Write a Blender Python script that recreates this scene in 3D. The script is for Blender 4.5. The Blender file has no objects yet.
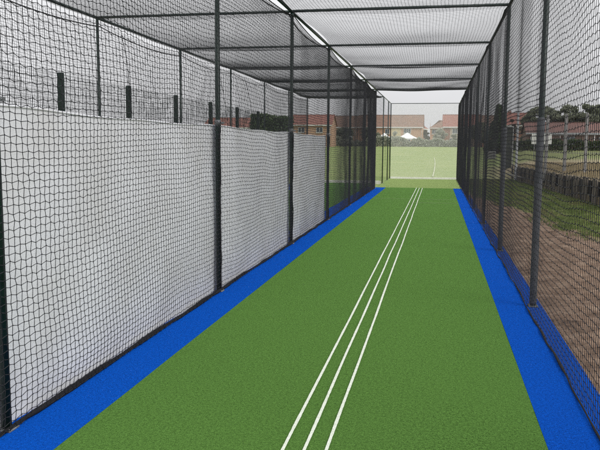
import bpy, math, random
import numpy as np
from mathutils import Matrix, Vector

random.seed(7)
rng = np.random.default_rng(11)
sc = bpy.context.scene
col = sc.collection
R = math.radians

# ------------------------------------------------------------------ basics
W = 3.66            # lane width between post lines
H = 4.09            # height of the frame
S = 4.26            # post spacing along the lane
Y0 = 3.75           # first post
WN = 3.68           # neighbouring lane width
J = [Y0 + S * k for k in range(8)]
YEND = 38.9


def ss(a, b, x):
    t = np.clip((np.asarray(x, float) - a) / (b - a), 0, 1)
    return t * t * (3 - 2 * t)


def wall_x(y):
    return 7.39 - 0.05 * (np.asarray(y, float) - 22.2)


def terrain(x, y):
    x = np.asarray(x, float); y = np.asarray(y, float)
    base = -0.05 + 0.05 * ss(36, 40, y) + 1.72 * ss(45, 175, y)
    base = base - 0.0 * x
    wid = 0.07 + np.clip(y - 38.6, 0, 30) * 0.28
    t = 0.82 * ss(0, 1, (x - wall_x(np.minimum(y, 60))) / wid)
    return base + t * (1 - ss(60, 175, y))


def hz(x, y):
    return float(terrain(x, y))


# ------------------------------------------------------------------ smooth noise
def vnoise(x, y, seed=0):
    x = np.asarray(x, float); y = np.asarray(y, float)
    xi = np.floor(x).astype(np.int64); yi = np.floor(y).astype(np.int64)
    xf = x - xi; yf = y - yi
    u = xf * xf * (3 - 2 * xf); v = yf * yf * (3 - 2 * yf)

    def h(a, b):
        n = (a * 374761393 + b * 668265263 + seed * 982451653) & 0x7fffffff
        n = ((n ^ (n >> 13)) * 1274126177) & 0x7fffffff
        n = n ^ (n >> 16)
        return (n % 10007) / 10007.0
    return ((h(xi, yi) * (1 - u) + h(xi + 1, yi) * u) * (1 - v)
            + (h(xi, yi + 1) * (1 - u) + h(xi + 1, yi + 1) * u) * v) * 2 - 1


# ------------------------------------------------------------------ mesh helpers
def mesh_np(name, v, f):
    v = np.asarray(v, dtype=np.float32); f = np.asarray(f, dtype=np.int32)
    me = bpy.data.meshes.new(name)
    k = f.shape[1]
    me.vertices.add(len(v)); me.vertices.foreach_set('co', v.ravel())
    me.loops.add(f.size); me.loops.foreach_set('vertex_index', f.ravel())
    me.polygons.add(len(f))
    me.polygons.foreach_set('loop_start', np.arange(0, f.size, k, dtype=np.int32))
    me.update(calc_edges=True)
    return me


class MB:
    """collects boxes, tubes and polygons for one mesh"""
    def __init__(s):
        s.v = []; s.f = []; s.sm = []

    def add(s, vs, fs, smooth=False):
        n = len(s.v)
        s.v += [tuple(map(float, q)) for q in vs]
        s.f += [tuple(n + i for i in q) for q in fs]
        s.sm += [smooth] * len(fs)
        return s

    def box(s, x0, x1, y0, y1, z0, z1):
        vs = [(x, y, z) for z in (z0, z1) for y in (y0, y1) for x in (x0, x1)]
        return s.add(vs, [(0, 2, 3, 1), (4, 5, 7, 6), (0, 1, 5, 4), (2, 6, 7, 3), (0, 4, 6, 2), (1, 3, 7, 5)])

    def bevbox(s, x0, x1, y0, y1, z0, z1, b):
        # a box with chamfered vertical and top edges
        vs = []
        for z, q in ((z0, 0), (z1 - b, 0), (z1, b)):
            for x, y in ((x0 + b + q, y0 + q), (x1 - b - q, y0 + q), (x1 - q, y0 + b + q), (x1 - q, y1 - b - q),
                         (x1 - b - q, y1 - q), (x0 + b + q, y1 - q), (x0 + q, y1 - b - q), (x0 + q, y0 + b + q)):
                vs.append((x, y, z))
        fs = []
        for r in (0, 1):
            for i in range(8):
                fs.append((r * 8 + i, r * 8 + (i + 1) % 8, r * 8 + 8 + (i + 1) % 8, r * 8 + 8 + i))
        fs.append(tuple(range(16, 24))); fs.append(tuple(reversed(range(8))))
        return s.add(vs, fs)

    def tube(s, pts, r, n=10, caps=True):
        P = [Vector(p) for p in pts]
        rr = r if isinstance(r, (list, tuple)) else [r] * len(P)
        vs = []
        ref = None
        for i, p in enumerate(P):
            d = (P[min(i + 1, len(P) - 1)] - P[max(i - 1, 0)]).normalized()
            if ref is None:
                ref = Vector((0, 0, 1)) if abs(d.z) < .9 else Vector((1, 0, 0))
            a = (ref - d * ref.dot(d)).normalized(); b = d.cross(a)
            ref = a
            for k in range(n):
                t = 2 * math.pi * k / n
                vs.append(p + (a * math.cos(t) + b * math.sin(t)) * rr[i])
        fs = []
        for i in range(len(P) - 1):
            for k in range(n):
                fs.append((i * n + k, i * n + (k + 1) % n, (i + 1) * n + (k + 1) % n, (i + 1) * n + k))
        s.add(vs, fs, True)
        if caps:
            m = len(vs); base = len(s.v) - m
            s.f.append(tuple(base + k for k in reversed(range(n)))); s.sm.append(False)
            s.f.append(tuple(base + m - n + k for k in range(n))); s.sm.append(False)
        return s

    def mesh(s, name):
        me = bpy.data.meshes.new(name)
        me.from_pydata(s.v, [], s.f)
        me.polygons.foreach_set('use_smooth', s.sm)
        me.update()
        return me


def link(name, me, mat, parent=None, loc=(0, 0, 0), rot=(0, 0, 0), label=None):
    o = bpy.data.objects.new(name, me)
    if mat is not None and not me.materials:
        me.materials.append(mat)
    o.location = loc; o.rotation_euler = rot
    if parent is not None:
        o.parent = parent
    if label:
        o['label'] = label
    col.objects.link(o)
    return o


def thing(name, label, cat, loc=(0, 0, 0), rz=0, group=None):
    o = bpy.data.objects.new(name, None); col.objects.link(o)
    o.empty_display_size = .2
    o.location = loc; o.rotation_euler = (0, 0, rz)
    tag(o, label, cat, group)
    return o


def tag(o, label, cat, group=None):
    o['label'] = label; o['category'] = cat
    if group:
        o['group'] = group
    return o


def structure(name, me, mat, label=None):
    o = link(name, me, mat); o['kind'] = 'structure'
    if label:
        o['label'] = label
    return o


# ------------------------------------------------------------------ materials
def newmat(name):
    m = bpy.data.materials.new(name); m.use_nodes = True
    nt = m.node_tree
    return m, nt, nt.nodes['Principled BSDF']


def rgba(c):
    return (c[0], c[1], c[2], 1)


def mat(name, c1, c2=None, scale=5.0, detail=4, rough=.7, bump=0.0, bscale=None, lo=.35, hi=.65, metal=0.0, spec=.4,
        stretch=(1, 1, 1), c3=None, scale3=.5):
    m, nt, b = newmat(name)
    b.inputs['Roughness'].default_value = rough
    b.inputs['Metallic'].default_value = metal
    b.inputs['Specular IOR Level'].default_value = spec
    if c2 is None:
        c2 = tuple(x * .75 for x in c1)
    tc = nt.nodes.new('ShaderNodeTexCoord')
    mp = nt.nodes.new('ShaderNodeMapping'); mp.inputs['Scale'].default_value = stretch
    nt.links.new(tc.outputs['Object'], mp.inputs['Vector'])
    nz = nt.nodes.new('ShaderNodeTexNoise'); nz.inputs['Scale'].default_value = scale; nz.inputs['Detail'].default_value = detail
    nz.inputs['Roughness'].default_value = .65
    nt.links.new(mp.outputs[0], nz.inputs['Vector'])
    cr = nt.nodes.new('ShaderNodeValToRGB')
    cr.color_ramp.elements[0].position = lo; cr.color_ramp.elements[0].color = rgba(c2)
    cr.color_ramp.elements[1].position = hi; cr.color_ramp.elements[1].color = rgba(c1)
    nt.links.new(nz.outputs['Fac'], cr.inputs['Fac'])
    out = cr.outputs['Color']
    if c3 is not None:
        n3 = nt.nodes.new('ShaderNodeTexNoise'); n3.inputs['Scale'].default_value = scale3; n3.inputs['Detail'].default_value = 5
        nt.links.new(tc.outputs['Object'], n3.inputs['Vector'])
        r3 = nt.nodes.new('ShaderNodeMapRange'); r3.inputs[1].default_value = .42; r3.inputs[2].default_value = .68
        nt.links.new(n3.outputs['Fac'], r3.inputs[0])
        mx = nt.nodes.new('ShaderNodeMixRGB'); mx.inputs['Color2'].default_value = rgba(c3)
        nt.links.new(r3.outputs[0], mx.inputs['Fac']); nt.links.new(out, mx.inputs['Color1'])
        out = mx.outputs['Color']
    nt.links.new(out, b.inputs['Base Color'])
    if bump:
        bz = nt.nodes.new('ShaderNodeTexNoise'); bz.inputs['Scale'].default_value = bscale or scale; bz.inputs['Detail'].default_value = 5
        nt.links.new(mp.outputs[0], bz.inputs['Vector'])
        bp = nt.nodes.new('ShaderNodeBump'); bp.inputs['Strength'].default_value = bump; bp.inputs['Distance'].default_value = .02
        nt.links.new(bz.outputs['Fac'], bp.inputs['Height']); nt.links.new(bp.outputs[0], b.inputs['Normal'])
    return m


def carpet(name, dark, light, patch, seam=None):
    """short synthetic carpet: fine fibre grain, small mottling, broad wear"""
    m, nt, b = newmat(name)
    b.inputs['Roughness'].default_value = .85
    b.inputs['Specular IOR Level'].default_value = .04
    N = nt.nodes.new; Lk = nt.links.new
    tc = N('ShaderNodeTexCoord')
    g = N('ShaderNodeTexNoise'); g.inputs['Scale'].default_value = 120; g.inputs['Detail'].default_value = 3; g.inputs['Roughness'].default_value = .8
    mo = N('ShaderNodeTexNoise'); mo.inputs['Scale'].default_value = 48; mo.inputs['Detail'].default_value = 6; mo.inputs['Roughness'].default_value = .7
    br = N('ShaderNodeTexNoise'); br.inputs['Scale'].default_value = .9; br.inputs['Detail'].default_value = 5
    for n in (g, mo, br):
        Lk(tc.outputs['Object'], n.inputs['Vector'])
    ad = N('ShaderNodeMath'); ad.operation = 'MULTIPLY_ADD'; ad.inputs[1].default_value = .6
    Lk(g.outputs['Fac'], ad.inputs[0])
    m2 = N('ShaderNodeMath'); m2.operation = 'MULTIPLY'; m2.inputs[1].default_value = .4
    Lk(mo.outputs['Fac'], m2.inputs[0]); Lk(m2.outputs[0], ad.inputs[2])
    cr = N('ShaderNodeValToRGB')
    cr.color_ramp.elements[0].position = .42; cr.color_ramp.elements[0].color = rgba(dark)
    cr.color_ramp.elements[1].position = .58; cr.color_ramp.elements[1].color = rgba(light)
    Lk(ad.outputs[0], cr.inputs['Fac'])
    mr = N('ShaderNodeMapRange'); mr.inputs[1].default_value = .35; mr.inputs[2].default_value = .75; mr.inputs[4].default_value = .30
    Lk(br.outputs['Fac'], mr.inputs[0])
    mx = N('ShaderNodeMixRGB'); mx.inputs['Color2'].default_value = rgba(patch)
    Lk(mr.outputs[0], mx.inputs['Fac']); Lk(cr.outputs['Color'], mx.inputs['Color1'])
    Lk(mx.outputs['Color'], b.inputs['Base Color'])
    b.inputs['Sheen Weight'].default_value = 1.0; b.inputs['Sheen Roughness'].default_value = .24
    b.inputs['Sheen Tint'].default_value = rgba(tuple(min(1, 2.6 * q) for q in light))
    bp = N('ShaderNodeBump'); bp.inputs['Strength'].default_value = .9; bp.inputs['Distance'].default_value = .014
    Lk(ad.outputs[0], bp.inputs['Height']); Lk(bp.outputs[0], b.inputs['Normal'])
    return m


M = {}
M['turf'] = carpet('green_turf', (.008, .025, .004), (.090, .190, .040), (.052, .116, .022))
M['turf_end'] = carpet('worn_turf', (.10, .155, .045), (.20, .26, .09), (.17, .225, .09))
M['blue'] = carpet('blue_turf', (.001, .011, .11), (.003, .082, .54), (.002, .050, .35))
M['paint_white'] = mat('line_paint', (.80, .82, .75), (.58, .65, .50), 70, rough=.85, bump=.5, bscale=120)
M['paint_field'] = mat('worn_field_paint', (.62, .64, .50), (.36, .39, .20), 3, rough=.9)
M['paint_faint'] = mat('faded_line_paint', (.30, .38, .20), (.17, .25, .09), 40, rough=.85)
M['post'] = mat('dark_green_paint', (.010, .028, .022), (.006, .016, .014), 14, rough=.42, bump=.05, bscale=80)
M['grey_sleeve'] = mat('grey_foam', (.105, .112, .125), (.055, .062, .068), 9, rough=.75, bump=.25, bscale=40)
M['steel'] = mat('galvanised_steel', (.26, .27, .28), (.12, .125, .13), 30, rough=.55, metal=.6)
M['net'] = mat('black_twine', (.026, .027, .034), (.015, .015, .019), 20, rough=.8)
M['pale_net'] = mat('haze_pale_twine', (.80, .80, .78), (.70, .70, .69), 20, rough=.8)  # threads kept pale to lay haze and glare over the far view
M['rope'] = mat('black_rope', (.006, .006, .009), (.003, .003, .004), 60, rough=.85, bump=.6, bscale=90)
M['sheet'] = mat('white_sheeting', (.89, .905, .95), (.82, .835, .88), 1.3, detail=8, rough=.6, bump=.12, bscale=6, c3=(.78, .785, .805), scale3=1.5)
M['board_white'] = mat('cream_board', (.86, .85, .78), (.76, .75, .66), 6, rough=.7)


def leafmat(name, c1, c2, scale=1.2, trans=.25):
    m, nt, b = newmat(name)
    b.inputs['Roughness'].default_value = .7; b.inputs['Specular IOR Level'].default_value = .2
    N = nt.nodes.new; Lk = nt.links.new
    tc = N('ShaderNodeTexCoord')
    nz = N('ShaderNodeTexNoise'); nz.inputs['Scale'].default_value = scale; nz.inputs['Detail'].default_value = 8; nz.inputs['Roughness'].default_value = .75
    Lk(tc.outputs['Object'], nz.inputs['Vector'])
    cr = N('ShaderNodeValToRGB')
    cr.color_ramp.elements[0].position = .36; cr.color_ramp.elements[0].color = rgba(c2)
    cr.color_ramp.elements[1].position = .64; cr.color_ramp.elements[1].color = rgba(c1)
    Lk(nz.outputs['Fac'], cr.inputs['Fac']); Lk(cr.outputs['Color'], b.inputs['Base Color'])
    tr = N('ShaderNodeBsdfTranslucent'); Lk(cr.outputs['Color'], tr.inputs['Color'])
    mx = N('ShaderNodeMixShader'); mx.inputs[0].default_value = trans
    Lk(b.outputs[0], mx.inputs[1]); Lk(tr.outputs[0], mx.inputs[2])
    Lk(mx.outputs[0], nt.nodes['Material Output'].inputs['Surface'])
    return m


M['leaf_dark'] = leafmat('dark_leaves', (.34, .36, .26), (.14, .16, .11), 1.2, .4)
M['leaf_conifer'] = leafmat('conifer_leaves', (.15, .20, .10), (.05, .08, .04))
M['leaf_grey'] = leafmat('hazed_grey_green_leaves', (.52, .53, .44), (.30, .32, .25), .8)  # far foliage lightened, distance haze put into the leaf colour
M['leaf_brown'] = leafmat('russet_leaves', (.10, .055, .03), (.04, .03, .015))
M['leaf_mid'] = leafmat('green_leaves', (.10, .13, .06), (.04, .06, .025))
M['blade'] = leafmat('grass_blades', (.24, .31, .085), (.11, .16, .04), 2.0, .35)
M['blade_dry'] = leafmat('dry_grass_blades', (.38, .31, .20), (.20, .165, .09), 2.0, .3)
M['blade_straw'] = leafmat('straw_blades', (.34, .30, .15), (.17, .15, .07), 2.0, .3)
M['bark'] = mat('bark', (.10, .075, .05), (.045, .035, .025), 12, rough=.9, bump=.5, stretch=(1, 1, .2))
M['sleeper'] = mat('weathered_timber', (.20, .172, .14), (.075, .064, .052), 5, detail=8, rough=.9, bump=.5, bscale=14, stretch=(3, 3, .35))
M['sleeper_dark'] = mat('gap_shade_timber', (.045, .040, .036), (.016, .014, .012), 5, detail=8, rough=.9, bump=.5, bscale=14, stretch=(3, 3, .35))  # near-black timber colour paints the shade of gaps in the wall
M['sleeper_back'] = mat('gap_shade_sheet', (.018, .015, .012), (.008, .007, .006), 6, rough=.95)  # near-black sheet, painted shade for the gaps between timbers
M['plank'] = mat('grey_plank', (.30, .29, .27), (.17, .165, .155), 6, rough=.85, stretch=(1, 8, 8))
M['pole'] = mat('pale_grey_pole', (.40, .41, .42), (.28, .285, .30), 3, rough=.5)
M['concrete'] = mat('pale_concrete', (.31, .30, .30), (.20, .195, .195), 6, rough=.9, bump=.2)
M['white_paint'] = mat('white_paint', (.80, .80, .79), (.68, .68, .67), 4, rough=.5)
M['canvas'] = mat('white_canvas', (.84, .84, .82), (.74, .74, .73), 2, rough=.8)
M['locker'] = mat('dark_locker', (.050, .058, .045), (.028, .034, .028), 8, rough=.6)
M['glass'] = mat('window_glass', (.10, .12, .14), (.05, .06, .075), 1, rough=.12, spec=.6)
M['glass_pale'] = mat('pale_window_glass', (.34, .36, .38), (.20, .22, .24), 1, rough=.15, spec=.6)


def brickmat(name, c1, c2, mortar, patch):
    m, nt, b = newmat(name)
    b.inputs['Roughness'].default_value = .9
    N = nt.nodes.new; Lk = nt.links.new
    tc = N('ShaderNodeTexCoord'); sp = N('ShaderNodeSeparateXYZ'); Lk(tc.outputs['Object'], sp.inputs[0])
    ad = N('ShaderNodeMath'); Lk(sp.outputs[0], ad.inputs[0]); Lk(sp.outputs[1], ad.inputs[1])
    cb = N('ShaderNodeCombineXYZ'); Lk(ad.outputs[0], cb.inputs[0]); Lk(sp.outputs[2], cb.inputs[1])
    br = N('ShaderNodeTexBrick'); br.inputs['Scale'].default_value = 1
    br.inputs['Brick Width'].default_value = .23; br.inputs['Row Height'].default_value = .075; br.inputs['Mortar Size'].default_value = .008
    br.inputs['Color1'].default_value = rgba(c1); br.inputs['Color2'].default_value = rgba(c2); br.inputs['Mortar'].default_value = rgba(mortar)
    Lk(cb.outputs[0], br.inputs['Vector'])
    nz = N('ShaderNodeTexNoise'); nz.inputs['Scale'].default_value = .7; nz.inputs['Detail'].default_value = 7
    Lk(tc.outputs['Object'], nz.inputs['Vector'])
    mx = N('ShaderNodeMixRGB'); mx.inputs['Color2'].default_value = rgba(patch)
    mr = N('ShaderNodeMapRange'); mr.inputs[1].default_value = .4; mr.inputs[2].default_value = .75; mr.inputs[4].default_value = .6
    Lk(nz.outputs['Fac'], mr.inputs[0]); Lk(mr.outputs[0], mx.inputs['Fac']); Lk(br.outputs['Color'], mx.inputs['Color1'])
    Lk(mx.outputs['Color'], b.inputs['Base Color'])
    return m


def tilemat(name, c1, c2, patch):
    m, nt, b = newmat(name)
    b.inputs['Roughness'].default_value = .85
    N = nt.nodes.new; Lk = nt.links.new
    tc = N('ShaderNodeTexCoord'); sp = N('ShaderNodeSeparateXYZ'); Lk(tc.outputs['Object'], sp.inputs[0])
    cb = N('ShaderNodeCombineXYZ'); Lk(sp.outputs[0], cb.inputs[0]); Lk(sp.outputs[2], cb.inputs[1])
    br = N('ShaderNodeTexBrick'); br.inputs['Brick Width'].default_value = .33; br.inputs['Row Height'].default_value = .2
    br.inputs['Scale'].default_value = 1; br.inputs['Mortar Size'].default_value = .02
    br.inputs['Color1'].default_value = rgba(c1); br.inputs['Color2'].default_value = rgba(c2)
    br.inputs['Mortar'].default_value = rgba(tuple(x * .55 for x in c2))
    Lk(cb.outputs[0], br.inputs['Vector'])
    nz = N('ShaderNodeTexNoise'); nz.inputs['Scale'].default_value = .9; nz.inputs['Detail'].default_value = 8
    Lk(tc.outputs['Object'], nz.inputs['Vector'])
    mx = N('ShaderNodeMixRGB'); mx.inputs['Color2'].default_value = rgba(patch)
    mr = N('ShaderNodeMapRange'); mr.inputs[1].default_value = .4; mr.inputs[2].default_value = .7; mr.inputs[4].default_value = .7
    Lk(nz.outputs['Fac'], mr.inputs[0]); Lk(mr.outputs[0], mx.inputs['Fac']); Lk(br.outputs['Color'], mx.inputs['Color1'])
    Lk(mx.outputs['Color'], b.inputs['Base Color'])
    return m


M['brick_pink'] = brickmat('pink_brick', (.50, .27, .17), (.57, .33, .22), (.56, .46, .38), (.58, .36, .24))
M['brick_red'] = brickmat('red_brick', (.27, .11, .075), (.34, .15, .10), (.36, .30, .25), (.24, .12, .09))
M['brick_dark'] = brickmat('dark_red_brick', (.17, .105, .085), (.20, .125, .10), (.20, .17, .15), (.14, .10, .085))
M['render_cream'] = mat('cream_render', (.66, .56, .36), (.56, .47, .30), 1.5, rough=.9)
M['render_pale'] = mat('pale_render', (.62, .52, .42), (.52, .43, .35), 1.5, rough=.9)
M['tile_brown'] = tilemat('brown_tiles', (.24, .145, .105), (.29, .175, .125), (.17, .12, .095))
M['tile_red'] = tilemat('red_tiles', (.29, .12, .095), (.34, .15, .115), (.24, .115, .095))
M['tile_dark'] = tilemat('dark_red_tiles', (.15, .075, .062), (.18, .09, .075), (.11, .07, .06))
M['tile_slate'] = tilemat('grey_slates', (.14, .125, .122), (.17, .15, .145), (.11, .10, .10))


def groundmat(name, kind):
    """grass field, or bare soil that turns into rough grass away from the cage"""
    m, nt, b = newmat(name)
    b.inputs['Roughness'].default_value = .95; b.inputs['Specular IOR Level'].default_value = .1
    N = nt.nodes.new; Lk = nt.links.new
    tc = N('ShaderNodeTexCoord')

    def noise(scale, detail=6, rough=.65):
        n = N('ShaderNodeTexNoise'); n.inputs['Scale'].default_value = scale; n.inputs['Detail'].default_value = detail
        n.inputs['Roughness'].default_value = rough; Lk(tc.outputs['Object'], n.inputs['Vector']); return n

    def ramp(src, stops):
        r = N('ShaderNodeValToRGB'); e = r.color_ramp.elements
        while len(e) < len(stops):
            e.new(.5)
        for i, (p, c) in enumerate(stops):
            e[i].position = p; e[i].color = rgba(c)
        Lk(src, r.inputs['Fac']); return r.outputs['Color']

    def mixc(fac, a, c):
        x = N('ShaderNodeMixRGB'); Lk(fac, x.inputs['Fac']); Lk(a, x.inputs['Color1']); Lk(c, x.inputs['Color2']); return x.outputs['Color']
    if kind == 'field':
        a = ramp(noise(.22, 8).outputs['Fac'], [(.3, (.19, .275, .085)), (.5, (.25, .32, .115)), (.72, (.33, .37, .155))])
        c = ramp(noise(9, 6).outputs['Fac'], [(.3, (.17, .23, .075)), (.7, (.36, .40, .17))])
        x = N('ShaderNodeMixRGB'); x.inputs['Fac'].default_value = .4; Lk(a, x.inputs['Color1']); Lk(c, x.inputs['Color2'])
        out = x.outputs['Color']
        # the rougher, darker ground on the bank beside the cage
        sp = N('ShaderNodeSeparateXYZ'); Lk(tc.outputs['Object'], sp.inputs[0])
        mr = N('ShaderNodeMapRange'); mr.inputs[1].default_value = 4.6; mr.inputs[2].default_value = 7.0; Lk(sp.outputs[0], mr.inputs[0])
        my = N('ShaderNodeMapRange'); my.inputs[1].default_value = 62; my.inputs[2].default_value = 48; Lk(sp.outputs[1], my.inputs[0])
        mm = N('ShaderNodeMath'); mm.operation = 'MULTIPLY'; Lk(mr.outputs[0], mm.inputs[0]); Lk(my.outputs[0], mm.inputs[1])
        d = ramp(noise(1.1, 8).outputs['Fac'], [(.3, (.17, .16, .08)), (.5, (.30, .25, .16)), (.7, (.40, .32, .22))])
        # darker grass colour on the right of the field
        fx_ = N('ShaderNodeMapRange'); fx_.inputs[1].default_value = 6.5; fx_.inputs[2].default_value = 10.5; Lk(sp.outputs[0], fx_.inputs[0])
        fy_ = N('ShaderNodeMapRange'); fy_.inputs[1].default_value = 150; fy_.inputs[2].default_value = 120; Lk(sp.outputs[1], fy_.inputs[0])
        fm_ = N('ShaderNodeMath'); fm_.operation = 'MULTIPLY'; Lk(fx_.outputs[0], fm_.inputs[0]); Lk(fy_.outputs[0], fm_.inputs[1])
        dk = ramp(noise(.6, 8).outputs['Fac'], [(.3, (.10, .12, .045)), (.5, (.155, .175, .07)), (.7, (.22, .22, .10))])
        out = mixc(fm_.outputs[0], out, dk)
        out = mixc(mm.outputs[0], out, d)
    else:
        soil = ramp(noise(3.2, 9, .75).outputs['Fac'], [(.30, (.09, .058, .040)), (.5, (.28, .190, .135)), (.72, (.50, .37, .275))])
        sp = N('ShaderNodeSeparateXYZ'); Lk(tc.outputs['Object'], sp.inputs[0])
        # grass where  y + 1.6*noise > edge(x)
        e = N('ShaderNodeMapRange'); e.inputs[1].default_value = 3.8; e.inputs[2].default_value = 5.6
        e.inputs[3].default_value = 27.5; e.inputs[4].default_value = 14.6
        Lk(sp.outputs[0], e.inputs[0])
        n = noise(.9, 6)
        ma = N('ShaderNodeMath'); ma.operation = 'MULTIPLY_ADD'; ma.inputs[1].default_value = 7.0; Lk(n.outputs['Fac'], ma.inputs[0]); Lk(sp.outputs[1], ma.inputs[2])
        su = N('ShaderNodeMath'); su.operation = 'SUBTRACT'; Lk(ma.outputs[0], su.inputs[0]); Lk(e.outputs[0], su.inputs[1])
        fr = N('ShaderNodeMapRange'); fr.inputs[1].default_value = 3.0; fr.inputs[2].default_value = 4.6; Lk(su.outputs[0], fr.inputs[0])
        gr = ramp(noise(5, 8, .75).outputs['Fac'], [(.3, (.09, .115, .035)), (.5, (.17, .21, .06)), (.72, (.32, .29, .14))])
        out = mixc(fr.outputs[0], soil, gr)
        bp = N('ShaderNodeBump'); bp.inputs['Strength'].default_value = .9; bp.inputs['Distance'].default_value = .05
        Lk(noise(14, 8, .75).outputs['Fac'], bp.inputs['Height']); Lk(bp.outputs[0], b.inputs['Normal'])
    Lk(out, b.inputs['Base Color'])
    return m


M['field'] = groundmat('field_grass', 'field')
M['soil'] = groundmat('bare_soil', 'soil')

# ------------------------------------------------------------------ world, sun, camera
SUN_EL, SUN_AZ = R(42), R(118)       # azimuth measured clockwise from +Y
wd = bpy.data.worlds.new('World'); sc.world = wd; wd.use_nodes = True
nt = wd.node_tree; N = nt.nodes.new; Lk = nt.links.new
bg = nt.nodes['Background']; bg.inputs['Strength'].default_value = .1
sky = N('ShaderNodeTexSky'); sky.sky_type = 'NISHITA'; sky.sun_disc = False
sky.sun_elevation = SUN_EL; sky.sun_rotation = SUN_AZ; sky.air_density = 1.0; sky.dust_density = 4.0
hs = N('ShaderNodeHueSaturation'); hs.inputs['Saturation'].default_value = .15
Lk(sky.outputs[0], hs.inputs['Color'])
tc = N('ShaderNodeTexCoord'); sp = N('ShaderNodeSeparateXYZ'); Lk(tc.outputs['Generated'], sp.inputs[0])
gr = N('ShaderNodeValToRGB')
gr.color_ramp.elements[0].position = 0.0; gr.color_ramp.elements[0].color = (.86, .865, .885, 1)
gr.color_ramp.elements[1].position = .8; gr.color_ramp.elements[1].color = (.985, .99, 1.0, 1)
Lk(sp.outputs[2], gr.inputs['Fac'])
mp = N('ShaderNodeMapping'); mp.inputs['Scale'].default_value = (1, 1, 3.2); Lk(tc.outputs['Generated'], mp.inputs[0])
cn = N('ShaderNodeTexNoise'); cn.inputs['Scale'].default_value = 1.7; cn.inputs['Detail'].default_value = 6; Lk(mp.outputs[0], cn.inputs['Vector'])
cm = N('ShaderNodeMapRange'); cm.inputs[1].default_value = .3; cm.inputs[2].default_value = .7; cm.inputs[3].default_value = .86; cm.inputs[4].default_value = 1.06
Lk(cn.outputs['Fac'], cm.inputs[0])
el = N('ShaderNodeMapRange'); el.inputs[1].default_value = 0; el.inputs[2].default_value = 1; el.inputs[3].default_value = 9.6; el.inputs[4].default_value = 17.0
Lk(sp.outputs[2], el.inputs[0])
v1 = N('ShaderNodeVectorMath'); v1.operation = 'SCALE'; Lk(gr.outputs['Color'], v1.inputs[0]); Lk(cm.outputs[0], v1.inputs['Scale'])
v2 = N('ShaderNodeVectorMath'); v2.operation = 'SCALE'; Lk(v1.outputs[0], v2.inputs[0]); Lk(el.outputs[0], v2.inputs['Scale'])
mx = N('ShaderNodeMixRGB'); mx.inputs['Fac'].default_value = .86; Lk(hs.outputs[0], mx.inputs['Color1']); Lk(v2.outputs[0], mx.inputs['Color2'])
Lk(mx.outputs['Color'], bg.inputs['Color'])

sl = bpy.data.lights.new('sun', 'SUN'); sl.energy = 1.8; sl.angle = R(35); sl.color = (1, .985, .96)
so = bpy.data.objects.new('sun', sl); col.objects.link(so)
sd = Vector((math.sin(SUN_AZ) * math.cos(SUN_EL), math.cos(SUN_AZ) * math.cos(SUN_EL), math.sin(SUN_EL)))
so.rotation_euler = sd.to_track_quat('Z', 'Y').to_euler(); so.location = (20, -20, 30)

cd = bpy.data.cameras.new('camera'); cam = bpy.data.objects.new('camera', cd); col.objects.link(cam)
cd.sensor_width = 36; cd.lens = 697.345 / 600 * 36; cd.clip_start = .05; cd.clip_end = 3000
rx = Vector((0.98125765, 0.19258548, 0.00665256)); ux = Vector((-0.02827898, 0.10976566, 0.99355513)); fx = Vector((-0.19061407, 0.9751217, -0.11315452))
cam.matrix_world = Matrix(((rx.x, ux.x, -fx.x, 2.56612), (rx.y, ux.y, -fx.y, 0), (rx.z, ux.z, -fx.z, 1.76927), (0, 0, 0, 1)))
sc.camera = cam
sc.view_settings.view_transform = 'Standard'; sc.view_settings.look = 'None'; sc.view_settings.exposure = 0
sc.cycles.use_denoising = False; sc.cycles.max_bounces = 6; sc.cycles.diffuse_bounces = 4; sc.cycles.caustics_reflective = False; sc.cycles.caustics_refractive = False


# ------------------------------------------------------------------ ground
def grid_mesh(name, xs, ys, fn, warp=None):
    X, Y = np.meshgrid(xs, ys)
    if warp is not None:
        X = warp(X, Y)
    Z = fn(X, Y)
    v = np.stack([X, Y, Z], -1).reshape(-1, 3)
    nx, ny = len(xs), len(ys)
    i = (np.arange(ny - 1)[:, None] * nx + np.arange(nx - 1)[None]).ravel()
    f = np.stack([i, i + 1, i + 1 + nx, i + nx], -1)
    me = mesh_np(name, v, f)
    me.polygons.foreach_set('use_smooth', np.ones(len(f), bool))
    return me


def sp_(*segs):
    out = []
    for a, b, n in segs:
        out += list(np.linspace(a, b, n, endpoint=False))
    return np.array(out + [segs[-1][1]])


# x is measured from the retaining wall line so that the step falls under the timbers
xs = np.concatenate([sp_((-900, -120, 8), (-120, -30, 20), (-30, -.1, 40)), sp_((0.0, .07, 3), (.12, 1, 6), (1, 10, 24), (10, 40, 20), (40, 120, 12), (120, 900, 9))])
ys = sp_((-60, 0, 12), (0, 38, 40), (38, 70, 50), (70, 180, 60), (180, 300, 12), (300, 1500, 10))
gme = grid_mesh('ground', xs, ys, lambda X, Y: terrain(X, Y) + .02 * vnoise(X * .5, Y * .5, 3),
                warp=lambda X, Y: X + wall_x(np.clip(Y, -5, 60)))
structure('ground', gme, M['field'])

# bare earth and rough grass strip between the cage and the retaining wall
xs = np.linspace(0, 1, 74); ys = np.linspace(1.0, 38.6, 560)
sme = grid_mesh('soil_strip', xs, ys,
                lambda X, Y: -.01 + (.028 * vnoise(X * 1.7, Y * 1.7, 5) + .026 * vnoise(X * 5, Y * 5, 6) + .018 * vnoise(X * 12, Y * 12, 7))
                * ss(3.76, 4.1, X) + .02 * ss(3.76, 3.95, X) + .02 * ss(wall_x(Y) - 1.6, wall_x(Y), X),
                warp=lambda X, Y: 3.765 + X * (wall_x(Y) + .05 - 3.765))
structure('soil_strip', sme, M['soil'])


def quad(name, pts, m):
    me = bpy.data.meshes.new(name)
    me.from_pydata(pts, [], [tuple(range(len(pts)))]); me.update()
    return me


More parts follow.
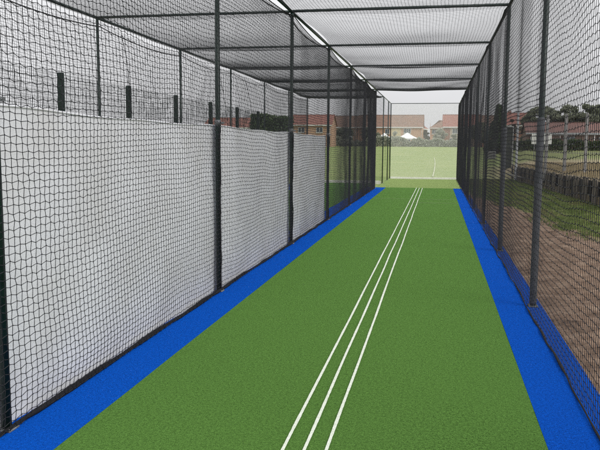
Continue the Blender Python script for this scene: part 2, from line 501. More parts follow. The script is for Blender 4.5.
def strip_mesh(name, x0, x1, y0, y1, z):
    n = max(2, int((y1 - y0) * 2)); ys = np.linspace(y0, y1, n); xs = np.linspace(x0, x1, 6)
    return grid_mesh(name, xs, ys, lambda X, Y: z + .002 * vnoise(X * 3, Y * 1.3, 9))


turf = structure('turf', strip_mesh('turf', .42, 3.255, -3, 30.3, 0), M['turf'])
structure('worn_turf', strip_mesh('worn_turf', -.02, 3.68, 30.3, 39.2, -.001), M['turf_end'])


def blue_strip(a0, a1, b, y1, tip):
    # a strip of blue carpet whose far end is cut on the slant
    ys = np.linspace(-3, y1, 70)
    xs = np.linspace(0, 1, 5)
    return grid_mesh('blue_turf', xs, ys, lambda X, Y: 0 * X + .002 * vnoise(X * 3, Y * 1.3, 19), warp=lambda X, Y: a0 + X * (a1 - a0))


structure('blue_turf', blue_strip(-.42, .419, 0, 30.2, 0), M['blue'])
structure('blue_turf', blue_strip(3.256, 3.762, 0, 30.2, 0), M['blue'])
structure('turf', strip_mesh('turf', -3.25, -.421, -3, 33.6, -.002), M['turf'])
structure('blue_turf', blue_strip(-4.1, -3.251, 0, 33.6, 0), M['blue'])


# painted lines on the carpet: children of it
def line_mesh(name, x, w, y0, y1, z):
    ys = np.linspace(y0, y1, 1400)
    wob = .004 * vnoise(ys * .7, ys * 0 + x * 9, 21)
    wv = w * (1 + .10 * vnoise(ys * 4, ys * 0 + 3, 22) + .09 * vnoise(ys * 45, ys * 0 + x * 7, 23))
    v = np.concatenate([np.stack([x + wob - wv / 2, ys, ys * 0 + z], -1), np.stack([x + wob + wv / 2, ys, ys * 0 + z], -1)])
    n = len(ys); i = np.arange(n - 1)
    return mesh_np(name, v, np.stack([i, i + n, i + n + 1, i + 1], -1))


for x in (1.728, 1.850, 1.978):
    link('guide_line', line_mesh('guide_line', x, .021, -2, 30.25, .0065), M['paint_white'], turf)
for y, x0, x1 in ((23.75, .45, 3.22), (22.25, 1.75, 3.22)):
    xs_ = np.linspace(x0, x1, 30)
    v = np.concatenate([np.stack([xs_, y - .02 + .006 * vnoise(xs_ * 3, xs_ * 0, 4), xs_ * 0 + .0075], -1),
                        np.stack([xs_, y + .02 + .006 * vnoise(xs_ * 3, xs_ * 0, 4), xs_ * 0 + .0075], -1)])
    n = len(xs_); i = np.arange(n - 1)
    link('crease_line', mesh_np('crease_line', v, np.stack([i, i + 1, i + n + 1, i + n], -1)), M['paint_faint'], turf)
# curved white line painted on the field beyond the cage
ys_ = np.linspace(41.5, 86, 60); xc = 2.33 + .20 * np.sin((ys_ - 41.5) / 44.5 * 2.3) - .28 * ((ys_ - 41.5) / 44.5)
zz = terrain(xc, ys_) + .03
v = np.concatenate([np.stack([xc - .035, ys_, zz], -1), np.stack([xc + .035, ys_, zz], -1)]); n = len(ys_); i = np.arange(n - 1)
structure('painted_line', mesh_np('painted_line', v, np.stack([i, i + n, i + n + 1, i + 1], -1)), M['paint_field'])


# ------------------------------------------------------------------ netting (every strand is geometry)
def strands(P, r, knots=None, kr=2.1):
    """P: (n,m,3) knots of a net. 3-sided strands between neighbours, small octahedra as knots"""
    A = np.concatenate([P[:-1].reshape(-1, 3), P[:, :-1].reshape(-1, 3)])
    B = np.concatenate([P[1:].reshape(-1, 3), P[:, 1:].reshape(-1, 3)])
    d = B - A
    d /= np.linalg.norm(d, axis=1, keepdims=True) + 1e-9
    ref = np.where(np.abs(d[:, 2:3]) < .8, np.array([[0, 0, 1.]]), np.array([[1., 0, 0]]))
    a = np.cross(d, ref); a /= np.linalg.norm(a, axis=1, keepdims=True) + 1e-9
    b = np.cross(d, a)
    k = len(A)
    rv = np.interp(A[:, 1], r[0], r[1])[:, None] if isinstance(r, tuple) else r
    r = r[1][0] if isinstance(r, tuple) else r
    V = np.empty((k, 6, 3))
    for q in range(3):
        t = 2 * math.pi * q / 3
        o = (a * math.cos(t) + b * math.sin(t)) * rv
        V[:, q] = A + o; V[:, 3 + q] = B + o
    base = np.arange(k)[:, None] * 6
    F = np.concatenate([base + np.array([[0, 1, 4, 3]]), base + np.array([[1, 2, 5, 4]]), base + np.array([[2, 0, 3, 5]])])
    V = V.reshape(-1, 3)
    if knots is not None and knots.any():
        C = P[knots]; kk = len(C)
        off = np.array([(1, 0, 0), (-1, 0, 0), (0, 1, 0), (0, -1, 0), (0, 0, 1), (0, 0, -1)]) * (r * kr)
        KV = (C[:, None] + off[None]).reshape(-1, 3)
        # four-cornered faces (two triangles folded together) keep one face size for the whole mesh
        q = np.array([(0, 2, 1, 4), (0, 5, 1, 3), (0, 4, 1, 3), (0, 2, 1, 5)])
        KF = (np.arange(kk)[:, None, None] * 6 + q[None]).reshape(-1, 4) + len(V)
        V = np.concatenate([V, KV]); F = np.concatenate([F, KF])
    return V, F


def grid_uv(u0, u1, v0, v1, d, amp=.0052, jit=.0017, seed=1, dv=None):
    dv = dv or d
    """knot lattice of a hung square-mesh net: rows zigzag, knots wander"""
    n = int((u1 - u0) / d) + 1; m = int((v1 - v0) / dv) + 1
    g = np.random.default_rng(seed)
    I, K = np.meshgrid(np.arange(n), np.arange(m), indexing='ij')
    par = np.where((I + K) % 2 == 0, 1.0, -1.0)
    U = np.linspace(u0, u1, n)[:, None] + np.zeros((1, m)) + amp * .7 * np.where(K % 2 == 0, 1, -1) * np.where(I % 2 == 0, 1, -1) + g.normal(0, jit, (n, m))
    V = np.linspace(v0, v1, m)[None] + np.zeros((n, 1)) + amp * par + g.normal(0, jit, (n, m))
    return U, V


def side_net_nodes(y0, y1, x, side, d=.057, dv=.048, seed=1, bulge=.045, top=H - .07, posts=J):
    U, V = grid_uv(y0, y1, .02, top, d, seed=seed, dv=dv)
    # the whole sheet hangs unevenly
    dy = .045 * vnoise(U * .55, V * .9, seed) + .02 * vnoise(U * 1.6, V * 2.2, seed + 1)
    dz = .040 * vnoise(U * .45, V * .6, seed + 2) + .022 * vnoise(U * 1.5, V * 1.4, seed + 3)
    edge = np.clip(np.minimum(V, top - V) / .3, 0, 1)
    ph = np.abs(((U - Y0) / S + .5) % 1 - .5) * S        # distance to the nearest post
    free = np.clip(ph / .5, 0, 1)
    frac = ((U - Y0) / S) % 1
    sag = .10 * 4 * frac * (1 - frac) * ss(top - 1.2, top, V)
    bx = bulge * (.5 + .5 * vnoise(U * .5, V * .55, seed + 4)) + .006 * vnoise(U * 1.3, V * .9, seed + 5)
    bx = bx * (.25 + .75 * free) * (.3 + .7 * edge)
    X = x + side * np.abs(bx)
    Yc = U + dy * (.3 + .7 * free) * edge
    Z = np.maximum(V + dz * edge - sag, .012)
    return np.stack([X, Yc, Z], -1)


def roof_nodes(y0, y1, x0, x1, d=.056, seed=50, z=H - .04, open_edge=0):
    U, V = grid_uv(y0, y1, x0, x1, d, seed=seed)
    frac = ((U - Y0) / S) % 1
    s1 = 4 * frac * (1 - frac)
    t = (V - x0) / (x1 - x0); s2 = np.clip(4 * t * (1 - t), 0, 1)
    Z = z - .055 * s1 * (.35 + .65 * s2) - .03 * s2 * (1 + .6 * vnoise(U * .5, V * .7, seed)) - .012 * vnoise(U * .8, V * .9, seed + 1) * s1
    # scalloped edge: the cord is tied up at the beams only
    edge = t if open_edge == 0 else 1 - t
    pull = .10 * s1 * np.clip(1 - edge / .12, 0, 1) * (1 if open_edge == 0 else -1)
    return np.stack([V + pull + .03 * vnoise(U * .8, V * .8, seed + 2), U + .03 * vnoise(U * .8, V * .8, seed + 3), Z], -1)


def net_object(name, nodes, r, m, label, knot_y=16, cat='net', group=None):
    kn = nodes[..., 1] < knot_y
    v, f = strands(nodes, r, kn)
    o = link(name, mesh_np(name, v, f), m)
    tag(o, label, cat, group)
    return o


lnodes = side_net_nodes(1.6, J[6], .030, 1, seed=1)
left_net = net_object('side_net', lnodes, ([14, 20], [.0027, .0034]), M['net'],
                      'black knotted netting in front of the white sheets, left side of the lane')
rnodes = side_net_nodes(2.2, YEND - .1, W - .060, -1, seed=21, bulge=.010, d=.062, dv=.055)
right_net = net_object('side_net', rnodes, ([8, 22], [.0024, .0016]), M['net'],
                       'black knotted netting along the right of the lane beside the bare soil')
main_roof = net_object('roof_net', roof_nodes(6.0, J[6], .05, W - .015, seed=50), .0020, M['net'],
                       'black netting stretched overhead as the roof above the white guide lines', 11)
# the neighbouring lane
neighbour_roof = net_object('roof_net', roof_nodes(6.0, J[7], -WN + .06, -.05, d=.05, seed=70, z=H - .05, open_edge=1), .0021, M['net'],
                            'black netting over the next lane to the left, sagging below its beams', 10)
onodes = side_net_nodes(7.0, J[7], -WN + .05, 1, seed=91, d=.058)
outer_net = net_object('side_net', onodes, .0028, M['net'],
                       'black netting on the far side of the next lane, seen above the white sheets', 0)
# its end wall
U, V = grid_uv(-WN + .05, -.06, .02, H - .1, .058, seed=95)
en = np.stack([U, J[7] + .04 + .05 * vnoise(U, V, 96), V + .03 * vnoise(U * .6, V * .6, 97)], -1)
net_object('end_net', en, .0022, M['net'], 'black netting closing the far end of the next lane to the left', 0)
# fine end net whose pale threads carry the far haze, and side net of the last bays
U, V = grid_uv(.05, W - .05, .10, H - .03, .032, amp=.003, jit=.0012, seed=31)
en = np.stack([U, YEND - .02 + .05 * vnoise(U * .7, V * .7, 32), V + .02 * vnoise(U * .6, V * .6, 33)], -1)
net_object('end_net', en, .0029, M['pale_net'], 'pale fine netting closing the far end of the lane in front of the field', 0)
U, V = grid_uv(J[6] + .05, YEND - .06, .03, H - .05, .15, amp=.003, jit=.003, seed=35)
en = np.stack([.03 + .03 * vnoise(U * .7, V * .7, 36), U, V + .02 * vnoise(U * .6, V * .6, 37)], -1)
net_object('side_net', en, .0016, M['net'], 'thin sparse netting left of the last bays, past the blue strip', 0)


def cord_mesh(name, pts, r, n=6):
    return MB().tube(pts, r, n).mesh(name)


def bottom_rope(parent, x, y0, y1, r, seed, z=.024):
    ys = np.arange(y0, y1, .11)
    pts = [(x + .012 * float(vnoise(y * 2.3, 1, seed)), float(y), z + .008 * float(vnoise(y * 3.1, 5, seed))) for y in ys]
    rr = [r * (1 + .45 * float(vnoise(y * 4.7, 2, seed))) for y in ys]
    link('bottom_rope', MB().tube(pts, rr, 7).mesh('bottom_rope'), M['rope'], parent)


bottom_rope(left_net, .014, 1.6, J[6], .018, 3, .018)
bottom_rope(right_net, W - .072, 2.2, YEND, .009, 8, .010)
# netting bunched and laced to the left posts
for k in range(1, 4):
    ys = np.linspace(.05, 1.98, 30)
    pts = [(.036 + .010 * float(vnoise(z * 5, k, 40)), J[k] - .030 + .020 * float(vnoise(z * 3.0, k, 41)), float(z)) for z in ys]
    rr = [.008 * (1 + .5 * float(vnoise(z * 7, k, 42))) for z in ys]
    link('lacing', MB().tube(pts, rr, 6).mesh('lacing'), M['rope'], left_net)


def scallop(x, z, y0, y1, sag, inward=0):
    ks = [y for y in [Y0 - S] + J + [YEND] if y0 - .1 <= y <= y1 + .1]
    pts = []
    for a, b in zip(ks[:-1], ks[1:]):
        for q in range(10):
            t = q / 10
            s = 4 * t * (1 - t)
            pts.append((x + inward * s, a + (b - a) * t, z - sag * s))
    pts.append((x, ks[-1], z))
    return pts


link('edge_cord', cord_mesh('edge_cord', scallop(.04, H - .075, Y0 - S, J[6], .10), .009), M['rope'], left_net)
link('edge_cord', cord_mesh('edge_cord', scallop(W - .07, H - .075, Y0 - S, J[7], .10), .009), M['rope'], right_net)
link('edge_cord', cord_mesh('edge_cord', scallop(.05, H - .04, Y0 - S, J[6], .06, .10), .008), M['rope'], main_roof)
link('edge_cord', cord_mesh('edge_cord', scallop(-.05, H - .05, Y0 - S, J[7], .06, -.10), .011), M['rope'], neighbour_roof)
link('edge_cord', cord_mesh('edge_cord', scallop(-WN + .05, H - .16, Y0 - S, J[7], .10), .010), M['rope'], outer_net)
for (ya, za, yb, zb) in ((19.3, 3.9, 20.4, 2.2), (22.2, 3.85, 23.6, 2.0), (13.1, 3.9, 13.6, 2.4)):
    pts = [(-WN + .08, ya + (yb - ya) * t + .08 * math.sin(t * 5), za + (zb - za) * t) for t in np.linspace(0, 1, 9)]
    link('hanging_cord', cord_mesh('hanging_cord', pts, .006), M['rope'], outer_net)

# ------------------------------------------------------------------ the cage frames
frame = thing('cage_frame', 'dark green steel tube frame of posts and crossbeams around the batting lane with white lines', 'cage frame', (0, 0, 0))


def post_mesh(h, r, lean=0):
    return MB().tube([(0, 0, -.3), (0, 0, h)], r, 14).mesh('post')


P60 = post_mesh(H + .01, .030); P50 = post_mesh(H + .01, .026)
plate = MB().bevbox(-.055, .055, -.055, .055, .002, .012, .004)
for a in (-1, 1):
    for b in (-1, 1):
        plate.tube([(a * .042, b * .042, .012), (a * .042, b * .042, .02)], .007, 6)
plate = plate.mesh('base_plate')
collar = MB().tube([(0, 0, -.035), (0, 0, .035)], .037, 14)
collar.box(.03, .075, -.012, .012, -.012, .012)
collar.tube([(.06, -.02, 0), (.06, .02, 0)], .008, 6)
collar = collar.mesh('clamp')
slv = MB()
slv.tube([(0, 0, .03), (0, 0, .05), (0, 0, .7), (0, 0, .72), (0, 0, 1.4), (0, 0, 1.42), (0, 0, 2.07), (0, 0, 2.09)],
         [.036, .041, .041, .039, .041, .039, .041, .035], 16)
slv = slv.mesh('sleeve')
mats = {}


def add_post(parent, me, x, y, kind=''):
    p = link('post', me, M['post'], parent, (x, y, 0))
    link('base_plate', plate, M['steel'], p)
    if kind == 'clamp':
        link('clamp', collar, M['steel'], p, (0, 0, 2.03))
    if kind == 'sleeve':
        link('sleeve', slv, M['grey_sleeve'], p, label='grey padded lower sleeve')
    return p


for k, y in enumerate(J[:7]):
    p = add_post(frame, P60, 0, y, 'clamp' if k < 5 else '')
    if k == 0:
        p.rotation_euler = (0, 0, 0); p.location.x = -.02
for k, y in enumerate(J[:7]):
    add_post(frame, P60, W, y, 'sleeve' if k < 3 else '')
for y in (J[7], 36.9, YEND):
    add_post(frame, P50, 0, y); add_post(frame, P50, W, y)
for x in (0, W):
    link('side_beam', MB().tube([(x, Y0 - S, H), (x, J[6] + .02, H)], .026, 12).mesh('side_beam'), M['post'], frame)
    link('side_beam', MB().tube([(x, J[6] + .02, H), (x, YEND, H)], .018, 10).mesh('side_beam'), M['post'], frame)
xb = MB().tube([(0, 0, H + .012), (W, 0, H + .012)], .025, 12).mesh('crossbeam')
for y in J[:7]:
    link('crossbeam', xb, M['post'], frame, (0, y, 0))
link('crossbeam', MB().tube([(0, YEND, H), (W, YEND, H)], .017, 8).mesh('crossbeam'), M['post'], frame)

nframe = thing('cage_frame', 'dark steel tube frame of the next lane to the left, behind the white sheets', 'cage frame', (-WN, 0, 0))
for y in J:
    add_post(nframe, P50, 0, y)
link('side_beam', MB().tube([(0, Y0 - S, H), (0, J[7], H)], .026, 12).mesh('side_beam'), M['post'], nframe)
xb2 = MB().tube([(0, 0, H + .008), (WN - .028, 0, H + .008)], .024, 12).mesh('crossbeam')
for y in J:
    link('crossbeam', xb2, M['post'], nframe, (0, y, 0))

# low boards at the far ends
b = link('kick_board', MB().bevbox(.06, W - .06, -.018, .018, -.04, .10, .006).mesh('kick_board'), M['board_white'], None, (0, YEND - .25, 0))
tag(b, 'low cream kick board across the far end of the lane', 'board')
b = link('kick_board', MB().bevbox(-WN + .06, -.06, -.018, .018, -.04, .12, .006).mesh('kick_board'), M['board_white'], None, (0, J[7] - .12, 0))
tag(b, 'low pale board seen through the netting at the end of the next lane', 'board')


# ------------------------------------------------------------------ white sheets on the left
def sheet(y0, y1, seed, label, folds):
    nu = int((y1 - y0) / .035); ys = np.linspace(y0, y1, nu); zs = np.linspace(.006, 2.0, 56)
    Yg, Zg = np.meshgrid(ys, zs)
    t = (Yg - y0) / (y1 - y0)
    tension = .5 + .5 * np.abs(2 * t - 1) ** 2
    X = -.030 + .010 * vnoise(Yg * 1.1 + Zg * .35, Zg * .5, seed) + .0060 * vnoise(Yg * 3.2 + Zg * 1.4, Zg * 1.2, seed + 1) * tension
    X += .002 * vnoise(Yg * 8 + Zg * 3, Zg * 3, seed + 2)
    X = np.minimum(X, -.020)
    X -= .022 * ss(y1 - .30, y1 - .12, Yg)
    for (c, w, a) in folds:
        X -= a * np.exp(-((t - c - .03 * np.sin(Zg * 2)) / w) ** 2)
    top = .018 * np.sin(t * math.pi * 5) * .3 - .02 * 4 * t * (1 - t)
    Z = Zg + (Zg / 2.0) ** 3 * top + (1 - Zg / 2.0) * .010 * vnoise(Yg * 1.3, Yg * 0, seed + 3)
    v = np.stack([X, Yg, Z], -1).reshape(-1, 3)
    nx, ny = nu, len(zs)
    i = (np.arange(ny - 1)[:, None] * nx + np.arange(nx - 1)[None]).ravel()
    me = mesh_np('screen_sheet', v, np.stack([i, i + 1, i + 1 + nx, i + nx], -1))
    me.polygons.foreach_set('use_smooth', np.ones(len(i), bool))
    o = link('screen_sheet', me, M['sheet'])
    tag(o, label, 'sheet', 'white sheets along the left side of the lane')
    # hem along the top and ties at the posts
    e = v.reshape(ny, nx, 3)[-1]
    link('hem', MB().tube([tuple(q) for q in e[::3]] + [tuple(e[-1])], .009, 6).mesh('hem'), M['sheet'], o)
    return o


sheet(J[0] - S + .03, J[0] + .14, 60, 'white sheet left of the nearest post, only its edge in view', [(.3, .05, .02)])
sheet(J[0] + .002, J[1] + .14, 61, 'white sheet nearest in full view, the largest panel behind the netting', [(.03, .03, .015), (.97, .03, .012), (.62, .05, .01)])
sheet(J[1] + .002, J[2] + .14, 62, 'middle white sheet between the second and third dark posts', [(.04, .03, .012), (.95, .03, .012)])
sheet(J[2] + .002, J[3] + .03, 63, 'farthest and narrowest white sheet, ending at a free edge', [(.05, .04, .012), (.97, .04, .02)])

# ------------------------------------------------------------------ tall mesh fence beyond the next lane
fence = thing('mesh_fence', 'tall mesh fence with thick dark green posts beyond the next lane on the left', 'fence', (-4.3, 0, 0))
fp = MB().bevbox(-.05, .05, -.045, .045, -.3, 3.08, .008).mesh('post')
for k in range(7):
    link('post', fp, M['post'], fence, (0, 9.1 + 2.9 * k, 0))
n, m_ = int(17.4 / .06), 26
U = np.linspace(9.1, 26.5, n)[:, None] + np.zeros((1, m_)); V = np.linspace(.05, 3.06, m_)[None] + np.zeros((n, 1))
v, f = strands(np.stack([U * 0 - .06, U, V], -1), .0032)
link('mesh_panel', mesh_np('mesh_panel', v, f), M['post'], fence)

# ------------------------------------------------------------------ retaining wall of upright timbers
rw = thing('retaining_wall', 'low retaining wall of dark upright timbers holding the raised ground on the right', 'wall', (0, 0, 0))
variants = []
for q in range(6):
    w_ = .070 + .02 * random.random(); t_ = .03
    mb = MB(); hgt = .83 + random.uniform(-.04, .05)
    mb.bevbox(-t_, t_, -w_, w_, -.25, hgt, .012)
    variants.append(mb.mesh('timber'))
ys = np.arange(12.0, 38.9, .29)
dark = [m_.copy() for m_ in variants]
for k, y in enumerate(ys):
    y = float(y) + random.uniform(-.05, .05)
    far = (k // 2) % 2          # pairs of timbers alternate: proud and weathered, then set back and coloured dark as shaded gaps
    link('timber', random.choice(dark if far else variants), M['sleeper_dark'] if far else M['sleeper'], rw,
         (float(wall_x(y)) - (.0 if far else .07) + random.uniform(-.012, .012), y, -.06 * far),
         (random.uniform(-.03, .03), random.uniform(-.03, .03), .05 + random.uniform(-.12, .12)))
bk = MB()
for a, b_ in zip(np.linspace(11, 38.7, 24)[:-1], np.linspace(11, 38.7, 24)[1:]):
    xa, xb_ = float(wall_x(a)) + .03, float(wall_x(b_)) + .03
    bk.add([(xa, a, -.2), (xb_, b_, -.2), (xb_, b_, .74), (xa, a, .74)], [(0, 1, 2, 3)])
link('shade_backing', bk.mesh('shade_backing'), M['sleeper_back'], rw)  # dark sheet standing in for shade behind the timbers

# loose plank beside the wall
pl = link('plank', MB().bevbox(-.75, .75, -.06, .06, -.02, .02, .005).mesh('plank'), M['plank'], None, (6.62, 35.2, .30), (R(8), R(13), R(-12)))
tag(pl, 'grey plank leaning at the far end of the timber retaining wall', 'plank')

# pole that rises out of the picture
pole = thing('tall_pole', 'tall thin pale grey pole rising past the netting beyond the soil', 'pole', (6.55, 37.4, 0))
link('shaft', MB().tube([(0, 0, -.3), (0, 0, .25), (0, 0, .27), (0, 0, 11)], [.085, .085, .062, .042], 12).mesh('shaft'), M['pole'], pole)
link('cap', MB().tube([(0, 0, 11), (0, 0, 11.05)], [.05, .03], 10).mesh('cap'), M['pole'], pole)

# pale post and rail barrier on the raised ground
rf = thing('rail_fence', 'barrier of pale concrete posts and thin rails on the raised ground at right', 'fence', (0, 29.0, .80))
cpst = MB().bevbox(-.05, .05, -.05, .05, -.4, 2.28, .012).mesh('post')
px = [6.93, 7.56, 8.24, 9.0, 9.8, 10.6, 11.4]
py = [1.2, .5, 0, -.3, -.5, -.8, -1.0]
for x, y in zip(px, py):
    link('post', cpst, M['concrete'], rf, (x, y, random.uniform(-.05, .03)), (0, random.uniform(-.01, .01), .2))
for z in (1.45, .75):
    link('rail', MB().tube([(x, y - .055, z + random.uniform(-.01, .01)) for x, y in zip(px, py)], .009, 6).mesh('rail'), M['concrete'], rf)

# white signboard
sg = thing('signboard', 'blank white board on two legs standing behind the near grey sleeved post', 'sign', (10.85, 60, hz(10.85, 60)))
zb = 2.02 - hz(10.85, 60)
link('board', MB().bevbox(-.78, .78, -.02, .02, zb, zb + .82, .01).mesh('board'), M['white_paint'], sg)
for s in (-1, 1):
    link('leg', MB().tube([(s * .55, .045, -.2), (s * .55, .045, zb + .7)], .03, 8).mesh('leg'), M['pole'], sg)

# dark locker with a pale frame
z0 = hz(7.3, 50)
lk = thing('storage_locker', 'narrow dark locker with a pale frame on the grass beside the conifer', 'locker', (7.3, 50, z0))
hh = 3.15 - z0
link('body', MB().bevbox(-.24, .24, -.3, .3, 0, hh - .04, .02).mesh('body'), M['locker'], lk)
link('frame', MB().box(-.31, .31, -.36, -.305, hh - .04, hh + .03).box(-.31, -.255, -.36, -.305, 0, hh - .045).box(.255, .31, -.36, -.305, 0, hh - .045).mesh('frame'), M['pole'], lk)
link('handle', MB().tube([(.16, -.33, hh * .45), (.16, -.33, hh * .55)], .02, 6).mesh('handle'), M['steel'], lk)

# ------------------------------------------------------------------ leaves and plants
def leaf_mesh(name, C, size, g, flat=.5):
    k = len(C)
    d1 = g.normal(size=(k, 3)); d1 /= np.linalg.norm(d1, axis=1, keepdims=True)
    d2 = g.normal(size=(k, 3)); d2 -= d1 * (d1 * d2).sum(1, keepdims=True); d2 /= np.linalg.norm(d2, axis=1, keepdims=True)
    s = size * g.uniform(.6, 1.4, (k, 1))
    V = np.stack([C + d1 * s, C + d2 * s * flat, C - d1 * s, C - d2 * s * flat], 1).reshape(-1, 3)
    F = np.arange(k * 4).reshape(k, 4)
    return mesh_np(name, V, F)


def tree(name, x, y, h, w, m, label, seed, n=5000, conifer=False, group=None, leaf=.14, z=None):
    g = np.random.default_rng(seed)
    zz = hz(x, y) if z is None else z
    t = thing(name, label, 'tree', (x, y, zz), 0, group)
    tr = MB(); ht = h * (.9 if conifer else .55)
    pts = [(.04 * h * float(vnoise(q * 2, seed, 1)), .04 * h * float(vnoise(q * 2, seed, 2)), q * ht - .2 * (q == 0)) for q in np.linspace(0, 1, 6)]
    tr.tube(pts, [max(.02, .028 * h * (1 - .75 * q)) for q in np.linspace(0, 1, 6)], 8)
    clumps = []
    if conifer:
        for q in range(110):
            f = g.uniform(.03, .97)
            rad = w / 2 * (1 - f) ** .6 * g.uniform(.45, 1.0)
            a = g.uniform(0, 2 * math.pi)
            clumps.append((rad * math.cos(a), rad * math.sin(a), h * f, .135 * w * (1.15 - .6 * f)))
    else:
        for q in range(26):
            a = g.uniform(0, 2 * math.pi); f = g.uniform(.22, .95)
            prof = math.sin(math.pi * min(1, max(0, (f - .12) / .95))) ** .6
            rad = w / 2 * prof * g.uniform(.15, .85)
            c = (rad * math.cos(a), rad * math.sin(a), h * f)
            clumps.append((*c, w * g.uniform(.10, .19)))
            if q < 9:
                s = Vector(pts[2 + q % 4]); e = Vector(c)
                tr.tube([s, s.lerp(e, .5) + Vector((0, 0, .04 * h)), e], [.012 * h, .008 * h, .004 * h], 5)
    link('trunk', tr.mesh('trunk'), M['bark'], t)
    per = n // len(clumps); C = []
    for (cx, cy, cz, r) in clumps:
        q = g.normal(size=(per, 3)); q /= np.linalg.norm(q, axis=1, keepdims=True)
        q *= (r * g.uniform(.25, 1.15, (per, 1)) ** .6)
        q[:, 2] *= .8 if not conifer else 1.2
        C.append(q + np.array([cx, cy, cz]))
    link('crown', leaf_mesh('crown', np.concatenate(C), leaf, g), m, t)
    return t


def hedge(name, x0, x1, y, h, depth, m, label, seed, n=9000, leaf=.16, cat='hedge', rough=.35):
    g = np.random.default_rng(seed)
    zz = hz((x0 + x1) / 2, y)
    t = thing(name, label, cat, ((x0 + x1) / 2, y, zz))
    X = g.uniform(x0, x1, n); hh = h * (1 + rough * vnoise(X * .55, X * 0, seed) + rough * .5 * vnoise(X * 1.7, X * 0, seed + 1))
    Zl = g.uniform(0, 1, n) ** .8 * hh
    Yl = g.normal(0, depth * .35, n) * (1 - .4 * Zl / (hh + .01))
    st = MB()
    for xx in np.arange(x0 + .5, x1, max(1.0, (x1 - x0) / 40)):
        st.tube([(xx - (x0 + x1) / 2, 0, -.2), (xx - (x0 + x1) / 2 + g.uniform(-.2, .2), g.uniform(-.2, .2), h * .7)], [.05, .02], 5)
    link('stems', st.mesh('stems'), M['bark'], t)
    link('foliage', leaf_mesh('foliage', np.stack([X - (x0 + x1) / 2, Yl, Zl], -1), leaf, g), m, t)
    return t


# ------------------------------------------------------------------ houses
def house(x, y, w, d, eave, ridge, wall, roof, label, rz=0, windows=(), panels=(), chim=(), door=None, name='house', z=None, hip=False, door_mat=None, trim=None):
    """x,y: middle of the front at ground; eave and ridge: heights above the ground; front faces -Y"""
    zz = (hz(x, y) - .05) if z is None else z
    t = thing(name, label, 'house', (x, y, zz), rz, 'houses beyond the field')
    mb = MB(); a = w / 2
    vs = [(-a, 0, -.5), (a, 0, -.5), (a, d, -.5), (-a, d, -.5), (-a, 0, eave), (a, 0, eave), (a, d, eave), (-a, d, eave), (-a, d / 2, ridge - .12), (a, d / 2, ridge - .12)]
    mb.add(vs, [(0, 1, 5, 4), (2, 3, 7, 6), (1, 2, 6, 9, 5), (3, 0, 4, 8, 7)])
    link('wall', mb.mesh('wall'), wall, t)
    ov = .35; th = .14; sl = (ridge - eave) / (d / 2)
    rb = MB(); hx = a + .25; rx_ = hx if not hip else a - d * .42
    y0, z0_ = -ov, eave - ov * sl + .05; y1, z1 = d + ov, z0_
    rz1 = ridge + .05
    vs = [(-hx, y0, z0_), (hx, y0, z0_), (rx_, d / 2, rz1), (-rx_, d / 2, rz1), (-hx, y1, z1), (hx, y1, z1)]
    vs += [(p[0], p[1], p[2] - th) for p in vs]
    fs = [(0, 1, 2, 3), (3, 2, 5, 4), (1, 5, 2), (0, 3, 4)] if hip else [(0, 1, 2, 3), (3, 2, 5, 4)]
    fs += [(7, 6, 9, 8), (8, 9, 10, 11), (0, 6, 7, 1), (4, 5, 11, 10), (1, 7, 8, 2), (2, 8, 11, 5), (0, 3, 9, 6), (3, 4, 10, 9)]
    rb.add(vs, fs)
    n = int(2 * rx_ / .45)
    for k in range(n):
        xx = -rx_ + (k + .5) * 2 * rx_ / n
        rb.box(xx - .2, xx + .2, d / 2 - .12, d / 2 + .12, rz1 - .03, rz1 + .07)
    ro = link('roof', rb.mesh('roof'), roof, t)
    for cx_ in chim:
        c = MB().box(cx_ - .35, cx_ + .35, d / 2 - .3, d / 2 + .3, ridge - .5, ridge + .8).box(cx_ - .42, cx_ + .42, d / 2 - .37, d / 2 + .37, ridge + .802, ridge + .92)
        for s in (-.17, .17):
            c.tube([(cx_ + s, d / 2, ridge + .92), (cx_ + s, d / 2, ridge + 1.25)], .09, 8)
        link('chimney', c.mesh('chimney'), M['brick_red'], ro)
    link('fascia', MB().box(-hx + .02, hx - .02, -ov - .03, -ov - .003, z0_ - .26, z0_ - .01).mesh('fascia'), trim or M['white_paint'], t)
    link('downpipe', MB().tube([(a - .2, -.06, eave - .1), (a - .2, -.06, 0)], .045, 6).mesh('downpipe'), M['white_paint'], t)
    for (x0, x1, za, zb_, pm) in panels:
        link('rendered_panel', MB().box(x0, x1, -.06, -.004, za, zb_).mesh('rendered_panel'), pm, t)
    for (wx, wz, ww, wh, np_) in windows:
        wl = link('window', MB().box(wx - ww / 2 - .08, wx + ww / 2 + .08, -.16, -.07, wz - .12, wz - .02).mesh('window'), trim or M['white_paint'], t)
        fm = MB(); q = .075
        fm.box(wx - ww / 2, wx + ww / 2, -.12, -.065, wz + wh - q, wz + wh).box(wx - ww / 2, wx + ww / 2, -.12, -.065, wz, wz + q)
        for i_ in range(np_ + 1):
            cx_ = wx - ww / 2 + q / 2 + (ww - q) * i_ / np_
            fm.box(cx_ - q / 2, cx_ + q / 2, -.118, -.067, wz + q + .001, wz + wh - q - .001)
        link('frame', fm.mesh('frame'), trim or M['white_paint'], wl)
        link('pane', MB().box(wx - ww / 2 + .02, wx + ww / 2 - .02, -.09, -.068, wz + .02, wz + wh - .02).mesh('pane'), M['glass'], wl)
    if door is not None:
        dr = link('door', MB().box(door - .48, door + .48, -.10, -.005, 0, 2.1).mesh('door'), door_mat or M['white_paint'], t)
        link('handle', MB().tube([(door + .35, -.13, 1.0), (door + .35, -.13, 1.15)], .02, 6).mesh('handle'), M['steel'], dr)
    return t


